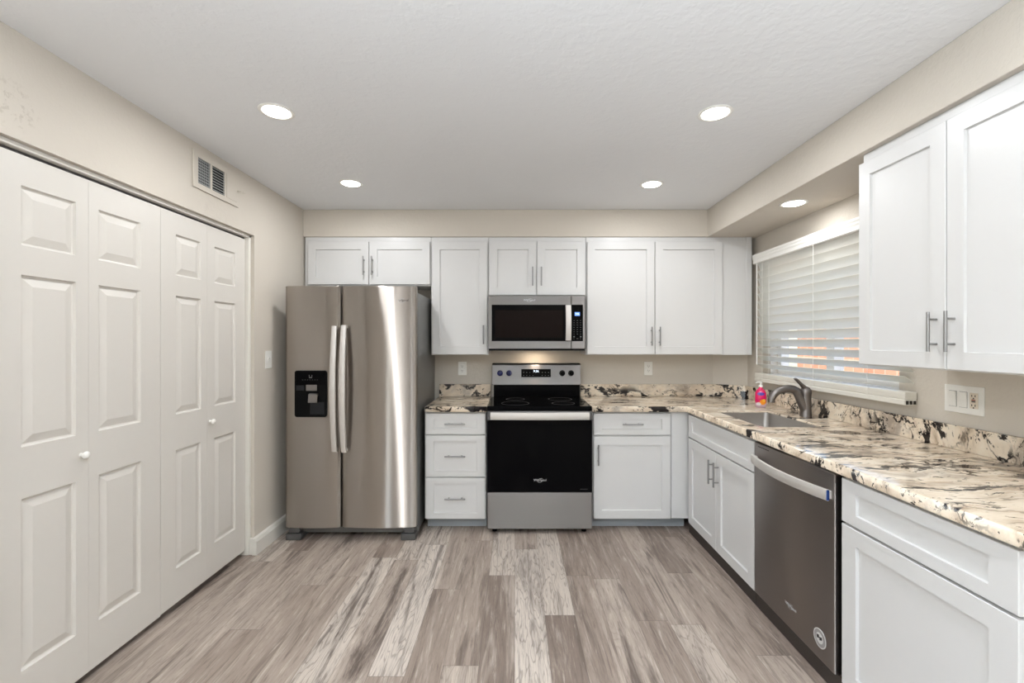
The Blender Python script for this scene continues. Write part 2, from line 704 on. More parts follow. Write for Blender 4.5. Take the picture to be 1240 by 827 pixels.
floor = MB().box(XL - 0.9, XR + WT, YF - 0.3, YB + WT, -0.08, 0.0).build('floor', M['planks'])
struct(floor, 'grey brown wood-look plank floor')
ceil_ = MB().box(XL - 0.9, XR + WT, YF - 0.3, YB + WT, ZC, ZC + 0.12).build('ceiling', M['ceiling'])
struct(ceil_, 'smooth white ceiling with recessed lamps')
struct(MB().box(XL - WT, XR + WT, YB, YB + WT, 0, ZC).build('wall_back', M['wall']))

# left wall with the closet opening, and an added one for the side fill
OY0, OY1, OZ = 1.46, 2.965, 2.072
wl = MB()
wl.box(XL - WT, XL, YF, -2.30, 0, ZC)
wl.box(XL - WT, XL, -0.50, OY0, 0, ZC)
wl.box(XL - WT, XL, -2.30, -0.50, 2.10, ZC)
wl.box(XL - WT, XL, -2.30, -0.50, 0, 0.12)
wl.box(XL - WT, XL, OY1, YB, 0, ZC)
wl.box(XL - WT, XL, OY0, OY1, OZ, ZC)
struct(wl.build('wall_left', M['wall_patched']))
cl = MB()
cl.box(XL - 0.80, XL - 0.76, OY0 - 0.1, OY1 + 0.1, 0, ZC)
cl.box(XL - 0.80, XL - WT, OY0 - 0.14, OY0 - 0.1, 0, ZC)
cl.box(XL - 0.80, XL - WT, OY1 + 0.1, OY1 + 0.14, 0, ZC)
struct(cl.build('wall_closet', M['wall']))

# right wall with the window opening
WY0, WY1, WZ0, WZ1 = 2.30, 3.46, 1.13, 1.98
wr = MB()
wr.box(XR, XR + WT, YF, WY0, 0, ZC)
wr.box(XR, XR + WT, WY1, YB, 0, ZC)
wr.box(XR, XR + WT, WY0, WY1, 0, WZ0)
wr.box(XR, XR + WT, WY0, WY1, WZ1, ZC)
struct(wr.build('wall_right', M['wall']))
# canted boxing across the back right corner
struct(MB().prism([(1.715, YB), (XR, 3.80), (XR, YB)], 'z', 0.0, 1.28).build('wall_corner', M['wall']))

# wall behind the camera
struct(MB().box(XL - WT, XR + WT, YF - WT, YF, 0, ZC).build('wall_front', M['wall']))

# dropped soffits
SZ, SXR, SYB = 2.22, 1.537, 3.645
struct(MB().box(XL, XR, SYB, YB, SZ + 0.002, ZC, 0.004).build('ceiling_soffit_back', M['wall']))
struct(MB().box(SXR, XR, YF, YB, SZ, ZC, 0.004).build('ceiling_soffit_right', M['wall']))

# baseboard between closet and fridge, returning into the opening
bb = MB()
bb.prism([(-1.70, 0.0), (-1.672, 0.0), (-1.672, 0.085), (-1.680, 0.105), (-1.70, 0.108)], 'y', 2.94, 3.94)
bb.box(-1.722, -1.690, 2.945, 2.963, 0, 0.108, 0.004)
struct(bb.build('baseboard_left', M['trim']))

# closet jamb and head trim, with the door track
jm = MB()
jm.box(-1.80, -1.722, OY1 - 0.024, OY1, 0, OZ, 0.003)
jm.box(-1.80, -1.722, OY0, OY0 + 0.022, 0, OZ, 0.003)
jm.box(-1.80, -1.722, OY0, OY1, OZ - 0.018, OZ, 0.003)
struct(jm.build('trim_1', M['trim']))
tr = MB()
tr.box(-1.79, -1.752, OY0 + 0.022, OY1 - 0.024, OZ - 0.026, OZ - 0.018)
struct(tr.build('trim_2', M['dark_plastic']))

# ------------------------------------------------------------------ outdoors, seen through the blind
struct(MB().box(XR + WT + 0.02, 14, -6, 16, -0.1, -0.02).build('ground', M['patio']))
gw = MB().box(5.2, 5.4, -2.0, 8.4, -0.02, 1.75, 0.01).build('wall_garden', M['blocks'])
struct(gw, 'sunlit tan block wall outside the window')


# ------------------------------------------------------------------ closet doors (two folding pairs)
DX = -1.745
ROWS = [(0.214, 0.824), (1.007, 1.618), (1.722, 1.934)]


def door_leaf(parent, y0, y1, m0, m1, zb, zt):
    """one leaf, drawn in a frame whose x runs along the wall and whose front faces -y"""
    b = bmesh.new()
    T = 0.032
    xs = [y0, y0 + m0, y1 - m1, y1]
    zs = [zb] + [z for r in ROWS for z in r] + [zt]
    mb = MB()
    # frame faces around the three raised fields
    def q(p):
        b.faces.new([b.verts.new(v) for v in p])
    for i in range(3):
        for k in range(len(zs) - 1):
            if i == 1 and k % 2 == 1:
                x0, x1, z0, z1 = xs[1], xs[2], zs[k], zs[k + 1]
                prof = [(0.0, 0.0), (0.004, 0.009), (0.010, 0.011), (0.016, 0.009), (0.040, 0.002)]
                for (d0, h0), (d1, h1) in zip(prof, prof[1:]):
                    def lp(d, h):
                        return [(x0 + d, h, z0 + d), (x1 - d, h, z0 + d), (x1 - d, h, z1 - d), (x0 + d, h, z1 - d)]
                    A, B = lp(d0, h0), lp(d1, h1)
                    for e in range(4):
                        q([A[e], A[(e + 1) % 4], B[(e + 1) % 4], B[e]])
                d, h = prof[-1]
                q([(x0 + d, h, z0 + d), (x1 - d, h, z0 + d), (x1 - d, h, z1 - d), (x0 + d, h, z1 - d)])
            else:
                q([(xs[i], 0, zs[k]), (xs[i + 1], 0, zs[k]), (xs[i + 1], 0, zs[k + 1]), (xs[i], 0, zs[k + 1])])
    q([(y0, 0, zb), (y0, T, zb), (y0, T, zt), (y0, 0, zt)])
    q([(y1, 0, zb), (y1, 0, zt), (y1, T, zt), (y1, T, zb)])
    q([(y0, 0, zb), (y1, 0, zb), (y1, T, zb), (y0, T, zb)])
    q([(y0, 0, zt), (y0, T, zt), (y1, T, zt), (y1, 0, zt)])
    q([(y0, T, zb), (y1, T, zb), (y1, T, zt), (y0, T, zt)])
    bmesh.ops.remove_doubles(b, verts=b.verts[:], dist=0.0003)
    bmesh.ops.recalc_face_normals(b, faces=b.faces[:])
    mb._join(b)
    return mb.build('door_panel', M['door'], parent)


def knob(parent, x, z):
    mb = MB()
    mb.lathe([(0, 0.0), (0.010, -0.001), (0.007, -0.006), (0.0065, -0.010), (0.011, -0.014), (0.0150, -0.020), (0.0145, -0.026), (0.009, -0.0305), (0, -0.0315)], (x, 0, z), 'y', 24)
    return mb.build('knob', M['white_plastic'], parent, smooth=50)


# local frame: x = world y, front faces world +x  (rotate +90 deg about z: local x -> world y, local -y -> world +x)
d1 = struct(thing('door_1', 'white bifold closet door pair nearest the camera, knob on its left leaf', 'door', (DX, 0, 0), PI / 2))
door_leaf(d1, 1.500, 1.8600, 0.107, 0.052, 0.031, 2.042)
door_leaf(d1, 1.8610, 2.2370, 0.045, 0.117, 0.031, 2.042)
knob(d1, 1.828, 0.925)
d2 = struct(thing('door_2', 'white bifold closet door pair nearer the fridge, knob on its right leaf', 'door', (DX, 0, 0), PI / 2))
door_leaf(d2, 2.2390, 2.5770, 0.101, 0.050, 0.036, 2.042)
door_leaf(d2, 2.5780, 2.938, 0.062, 0.100, 0.036, 2.042)
knob(d2, 2.598, 0.925)
for d in (d1, d2):
    del d['category']


# ------------------------------------------------------------------ cabinets
def shaker(name, parent, x0, x1, z0, z1, y=0.0, rx=0.062, rz=0.062, recess=0.011):
    return MB().panel(x0, x1, z0, z1, y, 0.019, rx, rz, recess).build(name, M['cabinet'], parent)


PULL = 0.15


def carcass(root, x0, x1, z0, z1, y0, y1, bev=0.0015):
    return MB().box(x0, x1, y0, y1, z0, z1, bev).build('body', M['cabinet'], root)


# all local frames: x to the right as seen from the front, y towards the wall, front of the doors at y = 0
UY = 3.630                     # front plane of the upper doors on the back wall
UD = YB - UY - 0.004           # depth to the wall
UB, UT = 1.281, 2.180
g_up = 'upper cabinets on the back wall'

c = thing('wall_cabinet', 'wide short white two-door cabinet above the refrigerator', 'cabinet', (0, UY, 0), 0, g_up)
carcass(c, -1.685, -0.676, 1.828, SZ - 0.001, 0.020, UD)
d = shaker('door', c, -1.656, -1.171, 1.838, UT); bar_pull(d, (-1.205, 0, 1.985), PULL, True)
d = shaker('door', c, -1.165, -0.682, 1.838, UT); bar_pull(d, (-1.138, 0, 1.985), PULL, True)

c = thing('wall_cabinet', 'tall narrow white single-door cabinet between refrigerator and microwave', 'cabinet', (0, UY, 0), 0, g_up)
carcass(c, -0.674, -0.214, 1.276, SZ - 0.001, 0.020, UD)
d = shaker('door', c, -0.664, -0.224, UB, UT); bar_pull(d, (-0.252, 0, 1.437), PULL, True)

c = thing('wall_cabinet', 'short white two-door cabinet above the microwave', 'cabinet', (0, UY, 0), 0, g_up)
carcass(c, -0.212, 0.564, 1.745, SZ - 0.001, 0.020, UD)
d = shaker('door', c, -0.208, 0.168, 1.753, UT); bar_pull(d, (0.138, 0, 1.900), PULL, True)
d = shaker('door', c, 0.174, 0.556, 1.753, UT); bar_pull(d, (0.206, 0, 1.900), PULL, True)

c = thing('wall_cabinet', 'large white two-door corner cabinet between microwave and window', 'cabinet', (0, UY, 0), 0, g_up)
cb = MB()
cb.box(0.566, 1.70, 0.020, UD, 1.276, SZ - 0.001, 0.0015)
cb.box(1.699, 1.893, 0.020, UD - 0.004, 1.283, SZ - 0.001, 0.0015)
cb.box(1.850, 1.893, 0.012, 0.021, 1.276, SZ - 0.001, 0.001)
cb.box(1.640, 1.862, 0.016, 0.021, 1.276, SZ - 0.03, 0.001)
cb.build('body', M['cabinet'], c)
d = shaker('door', c, 0.574, 1.111, UB, UT); bar_pull(d, (1.082, 0, 1.425), PULL, True)
d = shaker('door', c, 1.117, 1.652, UB, UT); bar_pull(d, (1.147, 0, 1.425), PULL, True)

# right wall upper cabinet: local x -> world -y
RX = 1.547
c = thing('wall_cabinet', 'large white two-door wall cabinet hanging right of the window', 'cabinet', (RX, 0, 0), -PI / 2)
MB().box(-2.048, -1.165, 0.020, XR - RX - 0.004, 1.276, SZ - 0.001, 0.0015).build('body', M['cabinet'], c)
d = shaker('door', c, -2.050, -1.637, UB, 2.176); bar_pull(d, (-1.671, 0, 1.417), 0.145, True)
d = shaker('door', c, -1.633, -1.172, UB, 2.176); bar_pull(d, (-1.603, 0, 1.417), 0.145, True)

# base cabinets, back run
BY = 3.322
BD = YB - BY - 0.004
BT = 0.870
c = thing('base_cabinet', 'white three-drawer base cabinet between refrigerator and range', 'cabinet', (0, BY, 0), 0)
carcass(c, -0.664, -0.212, 0.085, BT, 0.020, BD)
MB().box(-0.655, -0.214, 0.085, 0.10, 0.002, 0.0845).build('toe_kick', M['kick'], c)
for z0, z1 in ((0.705, 0.858), (0.395, 0.696), (0.088, 0.387)):
    d = shaker('drawer', c, -0.656, -0.219, z0, z1, 0, 0.062, 0.042)
    bar_pull(d, (-0.4375, 0, (z0 + z1) / 2 + 0.004), PULL, False)

c = thing('base_cabinet', 'white base cabinet with one drawer over one door right of the range', 'cabinet', (0, BY, 0), 0)
carcass(c, 0.566, 1.258, 0.085, BT, 0.020, BD)
MB().box(0.568, 1.262, 0.085, 0.10, 0.002, 0.0845).build('toe_kick', M['kick'], c)
MB().box(1.141, 1.270, 0.010, 0.0195, 0.088, 0.866, 0.001).build('filler_panel', M['cabinet'], c)
d = shaker('drawer', c, 0.572, 1.132, 0.700, 0.858, 0, 0.062, 0.042); bar_pull(d, (0.852, 0, 0.782), PULL, False)
d = shaker('door', c, 0.572, 1.132, 0.088, 0.690); bar_pull(d, (0.603, 0, 0.560), PULL, True)

# base cabinets, right run
FX = 1.250
FD = XR - FX - 0.004
c = thing('base_cabinet', 'white two-door sink base cabinet under the sink', 'cabinet', (FX, 0, 0), -PI / 2)
b = MB()
b.box(-3.296, -3.278, 0.020, FD, 0.085, BT, 0.001)
b.box(-2.398, -2.380, 0.020, FD, 0.085, BT, 0.001)
b.box(-3.280, -2.396, 0.020, FD, 0.085, 0.103)
b.box(-3.280, -2.396, FD - 0.012, FD, 0.103, BT)
b.box(-3.280, -2.396, 0.020, 0.040, 0.685, BT)
b.box(-3.296, -3.240, 0.020, 0.040, 0.085, BT)
b.build('body', M['cabinet'], c)
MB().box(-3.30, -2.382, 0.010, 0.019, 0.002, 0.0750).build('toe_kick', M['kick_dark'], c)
shaker('false_drawer_front', c, -3.286, -2.386, 0.697, 0.856, 0, 0.06, 0.042)
d = shaker('door', c, -3.286, -2.839, 0.076, 0.688); bar_pull(d, (-2.873, 0, 0.560), PULL, True)
d = shaker('door', c, -2.834, -2.386, 0.076, 0.688); bar_pull(d, (-2.800, 0, 0.560), PULL, True)

c = thing('base_cabinet', 'white base cabinet with wide drawer front and large door right of the dishwasher', 'cabinet', (FX, 0, 0), -PI / 2)
MB().box(-1.748, -1.112, 0.020, FD, 0.085, BT, 0.0015).build('body', M['cabinet'], c)
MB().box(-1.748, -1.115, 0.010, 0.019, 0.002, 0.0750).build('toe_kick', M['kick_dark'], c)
shaker('drawer', c, -1.744, -1.130, 0.697, 0.860, 0, 0.072, 0.042)
shaker('door', c, -1.744, -1.130, 0.076, 0.688, 0, 0.072, 0.062)


# ------------------------------------------------------------------ countertops with their backsplashes
CT, CB = 0.912, 0.8715


def slab(name, outline, holes, parent, z0, z1, mat, bev=0.006):
    cu = bpy.data.curves.new(name, 'CURVE')
    cu.dimensions = '2D'
    cu.fill_mode = 'BOTH'
    cu.extrude = (z1 - z0) / 2 - bev
    cu.bevel_depth = bev
    cu.bevel_resolution = 2
    cu.offset = -bev
    for pts in [outline] + holes:
        sp = cu.splines.new('POLY')
        sp.points.add(len(pts) - 1)
        for p, q in zip(sp.points, pts):
            p.co = (q[0], q[1], 0, 1)
        sp.use_cyclic_u = True
    tmp = bpy.data.objects.new('tmp', cu)
    COL.objects.link(tmp)
    dg = bpy.context.evaluated_depsgraph_get()
    me = bpy.data.meshes.new_from_object(tmp.evaluated_get(dg))
    bpy.data.objects.remove(tmp)
    bpy.data.curves.remove(cu)
    me.transform(Matrix.Translation((0, 0, (z0 + z1) / 2)))
    me.materials.clear()
    me.materials.append(mat)
    o = bpy.data.objects.new(name, me)
    COL.objects.link(o)
    o.parent = parent
    return o


def rrect(x0, x1, y0, y1, r, n=6):
    pts = []
    for cx, cy, a in ((x1 - r, y1 - r, 0), (x0 + r, y1 - r, PI / 2), (x0 + r, y0 + r, PI), (x1 - r, y0 + r, 1.5 * PI)):
        for k in range(n + 1):
            t = a + PI / 2 * k / n
            pts.append((cx + r * math.cos(t), cy + r * math.sin(t)))
    return pts


ct = thing('countertop', 'short granite countertop between refrigerator and range', 'countertop', (0, 0, 0))
slab('top', [(-0.655, 3.290), (-0.208, 3.290), (-0.208, 3.944), (-0.655, 3.944)], [], ct, CB, CT, M['granite'])
MB().box(-0.655, -0.212, 3.924, 3.945, CT + 0.0005, 1.016, 0.002).build('backsplash', M['granite'], ct)

SK = (1.368, 1.705, 2.512, 3.078)
ct = thing('countertop', 'long L-shaped granite countertop running around the corner with the sink', 'countertop', (0, 0, 0))
slab('top', [(0.557, 3.290), (1.238, 3.290), (1.238, 1.098), (1.935, 1.098), (1.935, 3.798), (1.71, 3.944), (0.557, 3.944)],
     [rrect(SK[0] - 0.006, SK[1] + 0.006, SK[2] - 0.006, SK[3] + 0.006, 0.030)[::-1]], ct, CB, CT, M['granite'])
MB().box(0.562, 1.712, 3.924, 3.945, CT + 0.0005, 1.016, 0.002).build('backsplash', M['granite'], ct)
MB().prism([(1.704, 3.926), (1.916, 3.788), (1.934, 3.796), (1.714, 3.944)], 'z', CT + 0.0005, 1.016, 0.002).build('backsplash', M['granite'], ct)
MB().box(1.915, 1.936, 1.10, 3.792, CT + 0.0005, 1.016, 0.002).build('backsplash', M['granite'], ct)

# sink basin hung under the cut-out
sk = thing('kitchen_sink', 'stainless undermount sink set in the granite under the window', 'sink', (0, 0, 0))
b = MB()
def lp(off, z, r):
    x0, x1, y0, y1 = SK
    return [(p[0], p[1], z) for p in rrect(x0 - off, x1 + off, y0 - off, y1 + off, r)]
b.loops([lp(0.0048, CT - 0.010, 0.034), lp(0.0035, CT - 0.0105, 0.034), lp(0.0035, CB - 0.012, 0.036), lp(0.0, 0.72, 0.040), lp(-0.02, 0.69, 0.05), lp(-0.06, 0.685, 0.04)], closed=False)
bm2 = b.bm
bm2.verts.ensure_lookup_table()
low = [v for v in bm2.verts if abs(v.co.z - 0.685) < 1e-4]
bm2.faces.new(sorted(low, key=lambda v: math.atan2(v.co.y - 2.795, v.co.x - 1.536)))
bmesh.ops.recalc_face_normals(bm2, faces=bm2.faces[:])
b.build('basin', M['sink'], sk, smooth=50)
MB().lathe([(0.045, 0.003), (0.040, 0.004), (0.032, 0.0), (0.010, -0.0005), (0, 0.0)], (1.54, 2.80, 0.6865), 'z', 28).build('drain', M['chrome'], sk, smooth=40)


# ------------------------------------------------------------------ refrigerator
FZ = 3.147
fr = thing('refrigerator', 'stainless side-by-side refrigerator with water dispenser, beside the closet wall', 'refrigerator', (0, FZ, 0))
MB().box(-1.590, -0.692, 0.075, 0.77, 0.03, 1.730, 0.006).build('body', M['fridge_side'], fr)


def bowed_door(x0, x1, z0, z1, bow, hole=None):
    """door front with a gentle bow; the lines run along z"""
    n = 24
    b = bmesh.new()
    r = 0.010
    pts = []
    for k in range(n + 1):
        u = k / n
        s = 2 * u - 1
        pts.append((x0 + (x1 - x0) * u, bow * s * s + (0.010 if k in (0, n) else 0.0)))
    pts += [(x1, 0.070), (x0, 0.070)]
    mb = MB()
    loops = []
    for z, ins in ((z0, 0.004), (z0 + 0.004, 0.0), (z1 - 0.004, 0.0), (z1, 0.004)):
        loops.append([(p[0], p[1] + (ins if i <= n else 0), z) for i, p in enumerate(pts)])
    mb.loops(loops)
    return mb


dl = bowed_door(-1.598, -1.217, 0.090, 1.768, 0.012).build('door', M['steel'], fr, smooth=25)
dr = bowed_door(-1.205, -0.691, 0.090, 1.768, 0.016).build('door', M['steel'], fr, smooth=25)


def strip_handle(parent, name, axis, c, half, width, bow, base, thick, mat, taper=0.0):
    """flat strip pull that bows outward (-y) between its two ends; axis z or x"""
    mb = MB()
    loops = []
    n = 20
    for k in range(n + 1):
        s = -1 + 2 * k / n
        w = width / 2 * (1 - taper * s * s)
        y = -(base + bow * (1 - s * s))
        cr = [(-w, 0.0), (-w * 0.9, -thick * 0.5), (-w * 0.4, -thick * 0.72), (w * 0.4, -thick * 0.72), (w * 0.9, -thick * 0.5), (w, 0.0), (w * 0.92, thick * 0.28), (-w * 0.92, thick * 0.28)]
        if axis == 'z':
            loops.append([(c[0] + a, c[1] + y + h, c[2] + s * half) for a, h in cr])
        else:
            loops.append([(c[0] + s * half, c[1] + y + h, c[2] + a) for a, h in cr])
    mb.loops(loops)
    w = width * 0.36
    for s in (-1, 1):
        t = s * (half - 0.012)
        if axis == 'z':
            mb.box(c[0] - w, c[0] + w, c[1] - base, c[1] + 0.004, c[2] + t - 0.011, c[2] + t + 0.011, 0.002)
        else:
            mb.box(c[0] + t - 0.011, c[0] + t + 0.011, c[1] - base, c[1] + 0.004, c[2] - w, c[2] + w, 0.002)
    return mb.build(name, mat, parent, smooth=40)


strip_handle(dl, 'handle', 'z', (-1.243, 0.010, 1.058), 0.432, 0.041, 0.036, 0.026, 0.018, M['handle_steel'], 0.12)
strip_handle(dr, 'handle', 'z', (-1.179, 0.018, 1.058), 0.437, 0.041, 0.036, 0.034, 0.018, M['handle_steel'], 0.12)
MB().box(-0.800, -0.700, 0.03, 0.13, 1.7305, 1.764, 0.006).build('hinge_cover', M['dark_plastic'], fr)
MB().box(-1.585, -1.49, 0.03, 0.13, 1.7305, 1.764, 0.006).build('hinge_cover', M['dark_plastic'], fr)
# water and ice dispenser
dp = MB()
dx0, dx1, dz0, dz1 = -1.524, -1.301, 0.861, 1.182
dp.loops([[(p[0], y, p[1]) for p in rrect(dx0 + i, dx1 - i, dz0 + i, dz1 - i, 0.016)] for y, i in ((0.012, 0.0), (-0.005, 0.0), (-0.007, 0.002))])
di = dp.build('dispenser', M['black_plastic'], dl, smooth=30)
MB().box(dx0 + 0.012, dx1 - 0.012, -0.0085, -0.0068, 1.082, 1.172, 0.0005).build('control_strip', M['black_glass'], di)
kp = MB()
for k in range(7):
    kp.box(-1.470 + k * 0.017, -1.463 + k * 0.017, -0.0092, -0.0084, 1.117, 1.1195)
kp.prism([(-1.424, 1.152), (-1.419, 1.152), (-1.419, 1.138), (-1.405, 1.138), (-1.405, 1.152), (-1.400, 1.152), (-1.402, 1.130), (-1.422, 1.130)], 'y', -0.0092, -0.0084)
kp.build('keypad', M['key'], di)
MB().box(-1.510, -1.458, -0.0095, -0.006, 1.045, 1.079, 0.001).build('button', M['tray'], di)
MB().box(-1.442, -1.368, -0.013, -0.006, 1.043, 1.084, 0.002).build('ice_chute', M['steel_x'], di)
MB().prism([(-0.006, 1.026), (-0.024, 1.020), (-0.032, 0.965), (-0.028, 0.962), (-0.018, 1.005), (-0.006, 1.010)], 'x', -1.420, -1.358).build('paddle', M['steel_x'], di)
MB().box(-1.416, -1.318, -0.0085, -0.006, 0.880, 0.965, 0.001).build('drip_tray', M['tray'], di)
text_mesh('logo', 'Whirlpool', 0.024, M['logo_dark'], dr, (-0.790, 0.0050, 1.668), FRONT)
swoosh('logo_ring', M['logo'], dr, (-0.785, 0.0045, 1.664), 0.085)
# base grille and feet
gr = MB()
gr.box(-1.52, -0.76, 0.085, 0.11, 0.030, 0.084, 0.002)
for k in range(4):
    gr.box(-1.50, -0.78, 0.079, 0.086, 0.036 + k * 0.012, 0.041 + k * 0.012)
gr.build('base_grille', M['dark_plastic'], fr)
for x0, x1 in ((-1.595, -1.490), (-0.795, -0.695)):
    b = MB()
    b.box(x0, x1, 0.012, 0.16, 0.002, 0.046, 0.004)
    b.box(x0 + 0.02, x1 - 0.012, 0.018, 0.09, 0.052, 0.086, 0.003)
    b.box(x0 + 0.03, x1 - 0.03, 0.04, 0.09, 0.044, 0.054)
    b.build('foot', M['dark_plastic'], fr)

# ------------------------------------------------------------------ range
RY = 3.270
rg = thing('electric_range', 'stainless and black glass electric range in the back counter', 'range', (0, RY, 0))
x0, x1 = -0.201, 0.551
MB().box(x0 + 0.003, x1 - 0.003, 0.030, 0.63, 0.035, 0.885, 0.003).build('body', M['dark_plastic'], rg)
ck = MB()
ck.box(x0, x1, -0.005, 0.560, 0.886, 0.919, 0.006)
ck.build('cooktop', M['black_glass'], rg)
for cx, cy, r in ((0.0, 0.15, 0.105), (0.36, 0.15, 0.085), (0.0, 0.40, 0.075), (0.36, 0.40, 0.095)):
    MB().lathe([(r, 0.0), (r, 0.0006), (r - 0.003, 0.0006), (r - 0.003, 0.0)], (cx, cy, 0.9192), 'z', 48).build('burner_ring', M['dark_plastic'], rg)
bg = MB()
bg.prism([(0.560, 0.905), (0.552, 0.92), (0.552, 1.022), (0.640, 1.022), (0.640, 0.905)], 'x', x0 + 0.020, x1 - 0.010)
bg.build('back_riser', M['black_glass'], rg)
cp = MB()
cp.prism([(0.540, 1.020), (0.556, 1.186), (0.572, 1.194), (0.650, 1.194), (0.650, 1.020)], 'x', x0 + 0.005, x1 - 0.002, 0.003)
cpo = cp.build('control_panel', M['steel_x'], rg)
MB().box(x0 + 0.008, x1 - 0.005, 0.556, 0.645, 1.1945, 1.199).build('top_trim', M['black_plastic'], cpo)


def on_panel(z):
    return 0.540 + 0.016 * (z - 1.020) / 0.166


dsp = MB()
dsp.prism([(on_panel(1.085) - 0.003, 1.085), (on_panel(1.152) - 0.003, 1.152), (on_panel(1.152) + 0.004, 1.152), (on_panel(1.085) + 0.004, 1.085)], 'x', 0.050, 0.298)
dso = dsp.build('display', M['black_glass'], cpo)
text_mesh('digits', '9:36', 0.026, M['digits'], dso, (0.174, on_panel(1.134) - 0.0042, 1.134), (PI / 2 - 0.1, 0, 0))
kk = MB()
for r in range(2):
    for k in range(9):
        if r == 0 and 3 < k < 6:
            continue
        kk.box(0.066 + k * 0.026, 0.074 + k * 0.026, on_panel(1.10) - 0.0045, on_panel(1.10) - 0.002, 1.097 + r * 0.025, 1.1005 + r * 0.025)
kk.build('keypad', M['key'], dso)
for i, kx in enumerate((-0.128, -0.052, 0.394, 0.468)):
    b = MB()
    z = 1.118
    y = on_panel(z)
    b.lathe([(0.024, 0.0), (0.024, -0.006), (0.019, -0.010), (0.017, -0.028), (0.013, -0.031), (0, -0.031)], (kx, y, z), 'y', 24)
    b.box(kx - 0.004, kx + 0.004, y - 0.034, y - 0.026, z - 0.017, z + 0.017, 0.001)
    ko = b.build('knob', M['blue_knob'] if i < 2 else M['black_plastic'], cpo, smooth=40)
    if i < 2:
        ko['label'] = 'dark blue knob'
# oven door
od = MB()
od.box(x0, x1, 0.0, 0.030, 0.822, 0.882, 0.004)
odo = od.build('oven_door', M['steel_x'], rg)
MB().box(x0, x1, -0.003, 0.029, 0.302, 0.8215, 0.003).build('oven_window', M['black_glass'], odo)
hd = strip_handle(odo, 'handle', 'x', (0.175, -0.002, 0.852), 0.352, 0.054, 0.010, 0.030, 0.018, M['handle_steel'])
for ex in (x0 + 0.002, x1 - 0.024):
    MB().box(ex, ex + 0.022, -0.040, 0.0, 0.824, 0.880, 0.003).build('handle_bracket', M['dark_plastic'], odo)
text_mesh('logo', 'Whirlpool', 0.022, M['logo'], odo, (0.178, -0.0036, 0.388), FRONT)
swoosh('logo_ring', M['logo'], odo, (0.180, -0.0034, 0.386), 0.072)
MB().box(0.465, 0.520, -0.0036, -0.003, 0.322, 0.3245).build('lettering_line', M['key'], odo)
MB().box(x0, x1, -0.002, 0.029, 0.036, 0.298, 0.004).build('storage_drawer', M['steel_x'], rg)
for fx_ in (x0 + 0.05, x1 - 0.05):
    for fy_ in (0.06, 0.55):
        MB().lathe([(0, 0.0), (0.018, 0.0), (0.018, 0.012), (0.008, 0.014), (0.008, 0.036), (0, 0.036)], (fx_, fy_, 0.0), 'z', 16).build('foot', M['black_plastic'], rg)

# ------------------------------------------------------------------ microwave
MY = 3.550
mw = thing('microwave_oven', 'stainless over-the-range microwave under the short cabinet', 'microwave', (0, MY, 0))
x0, x1 = -0.212, 0.546
z0, z1 = 1.326, 1.741
MB().box(x0, x1, 0.030, 0.395, z0 + 0.004, z1, 0.003).build('body', M['dark_plastic'], mw)
sx = 0.436
md = MB()
md.box(x0, sx - 0.001, 0.0, 0.0295, z0, z1, 0.004)
mdo = md.build('door', M['steel_x'], mw)
MB().box(x0 + 0.028, sx - 0.003, -0.0025, 0.001, 1.386, 1.670, 0.002).build('door_glass', M['black_glass'], mdo)
MB().box(x0 + 0.055, 0.375, -0.0034, -0.002, 1.412, 1.628, 0.001).build('window', M['smoked'], mdo)
strip_handle(mdo, 'handle', 'z', (0.411, -0.002, 1.528), 0.137, 0.044, 0.018, 0.020, 0.016, M['handle_steel'])
cpm = MB()
cpm.box(sx + 0.001, x1, 0.0, 0.0295, z0, z1, 0.004)
cmo = cpm.build('control_panel', M['steel_x'], mw)
MB().box(sx + 0.002, x1 - 0.018, -0.0025, 0.001, 1.386, 1.670, 0.002).build('panel_glass', M['black_glass'], cmo)
MB().box(0.463, 0.503, -0.0034, -0.002, 1.583, 1.612, 0.001).build('display', M['screen'], cmo)
text_mesh('digits', '9:36', 0.017, M['digits'], cmo, (0.483, -0.0040, 1.5975), FRONT)
kk = MB()
for r in range(7):
    for k in range(3):
        kk.box(0.4525 + k * 0.026, 0.4625 + k * 0.026, -0.0034, -0.002, 1.545 - r * 0.0175, 1.5475 - r * 0.0175)
for kx in (0.4525, 0.5045):
    kk.box(kx, kx + 0.011, -0.0034, -0.002, 1.415, 1.426)
kk.box(0.477, 0.491, -0.0034, -0.002, 1.404, 1.407)
kk.box(0.4525, 0.461, -0.0034, -0.002, 1.402, 1.405)
kk.box(0.5045, 0.513, -0.0034, -0.002, 1.402, 1.405)
kk.build('keypad', M['key'], cmo)
vg = MB()
vg.box(x0 + 0.004, x1 - 0.004, 0.012, 0.390, 1.3125, 1.3255, 0.002)
vg.build('vent_base', M['black_plastic'], mw)
MB().box(0.13, 0.21, 0.215, 0.265, 1.309, 1.3128).build('task_light_lens', M['lens'], mw)
text_mesh('logo', 'Whirlpool', 0.022, M['logo'], mdo, (0.110, -0.0006, 1.706), FRONT)
swoosh('logo_ring', M['logo'], mdo, (0.112, -0.0006, 1.704), 0.072)
tl = add_light('microwave_task_light', 'AREA', (0.17, MY + 0.24, 1.3075), (0, 0, 0), 1.0, (1.0, 0.80, 0.58), shape='RECTANGLE', size=0.05, size_y=0.03)
tl.parent = mw
tl.location = (0.17, 0.24, 1.3075)

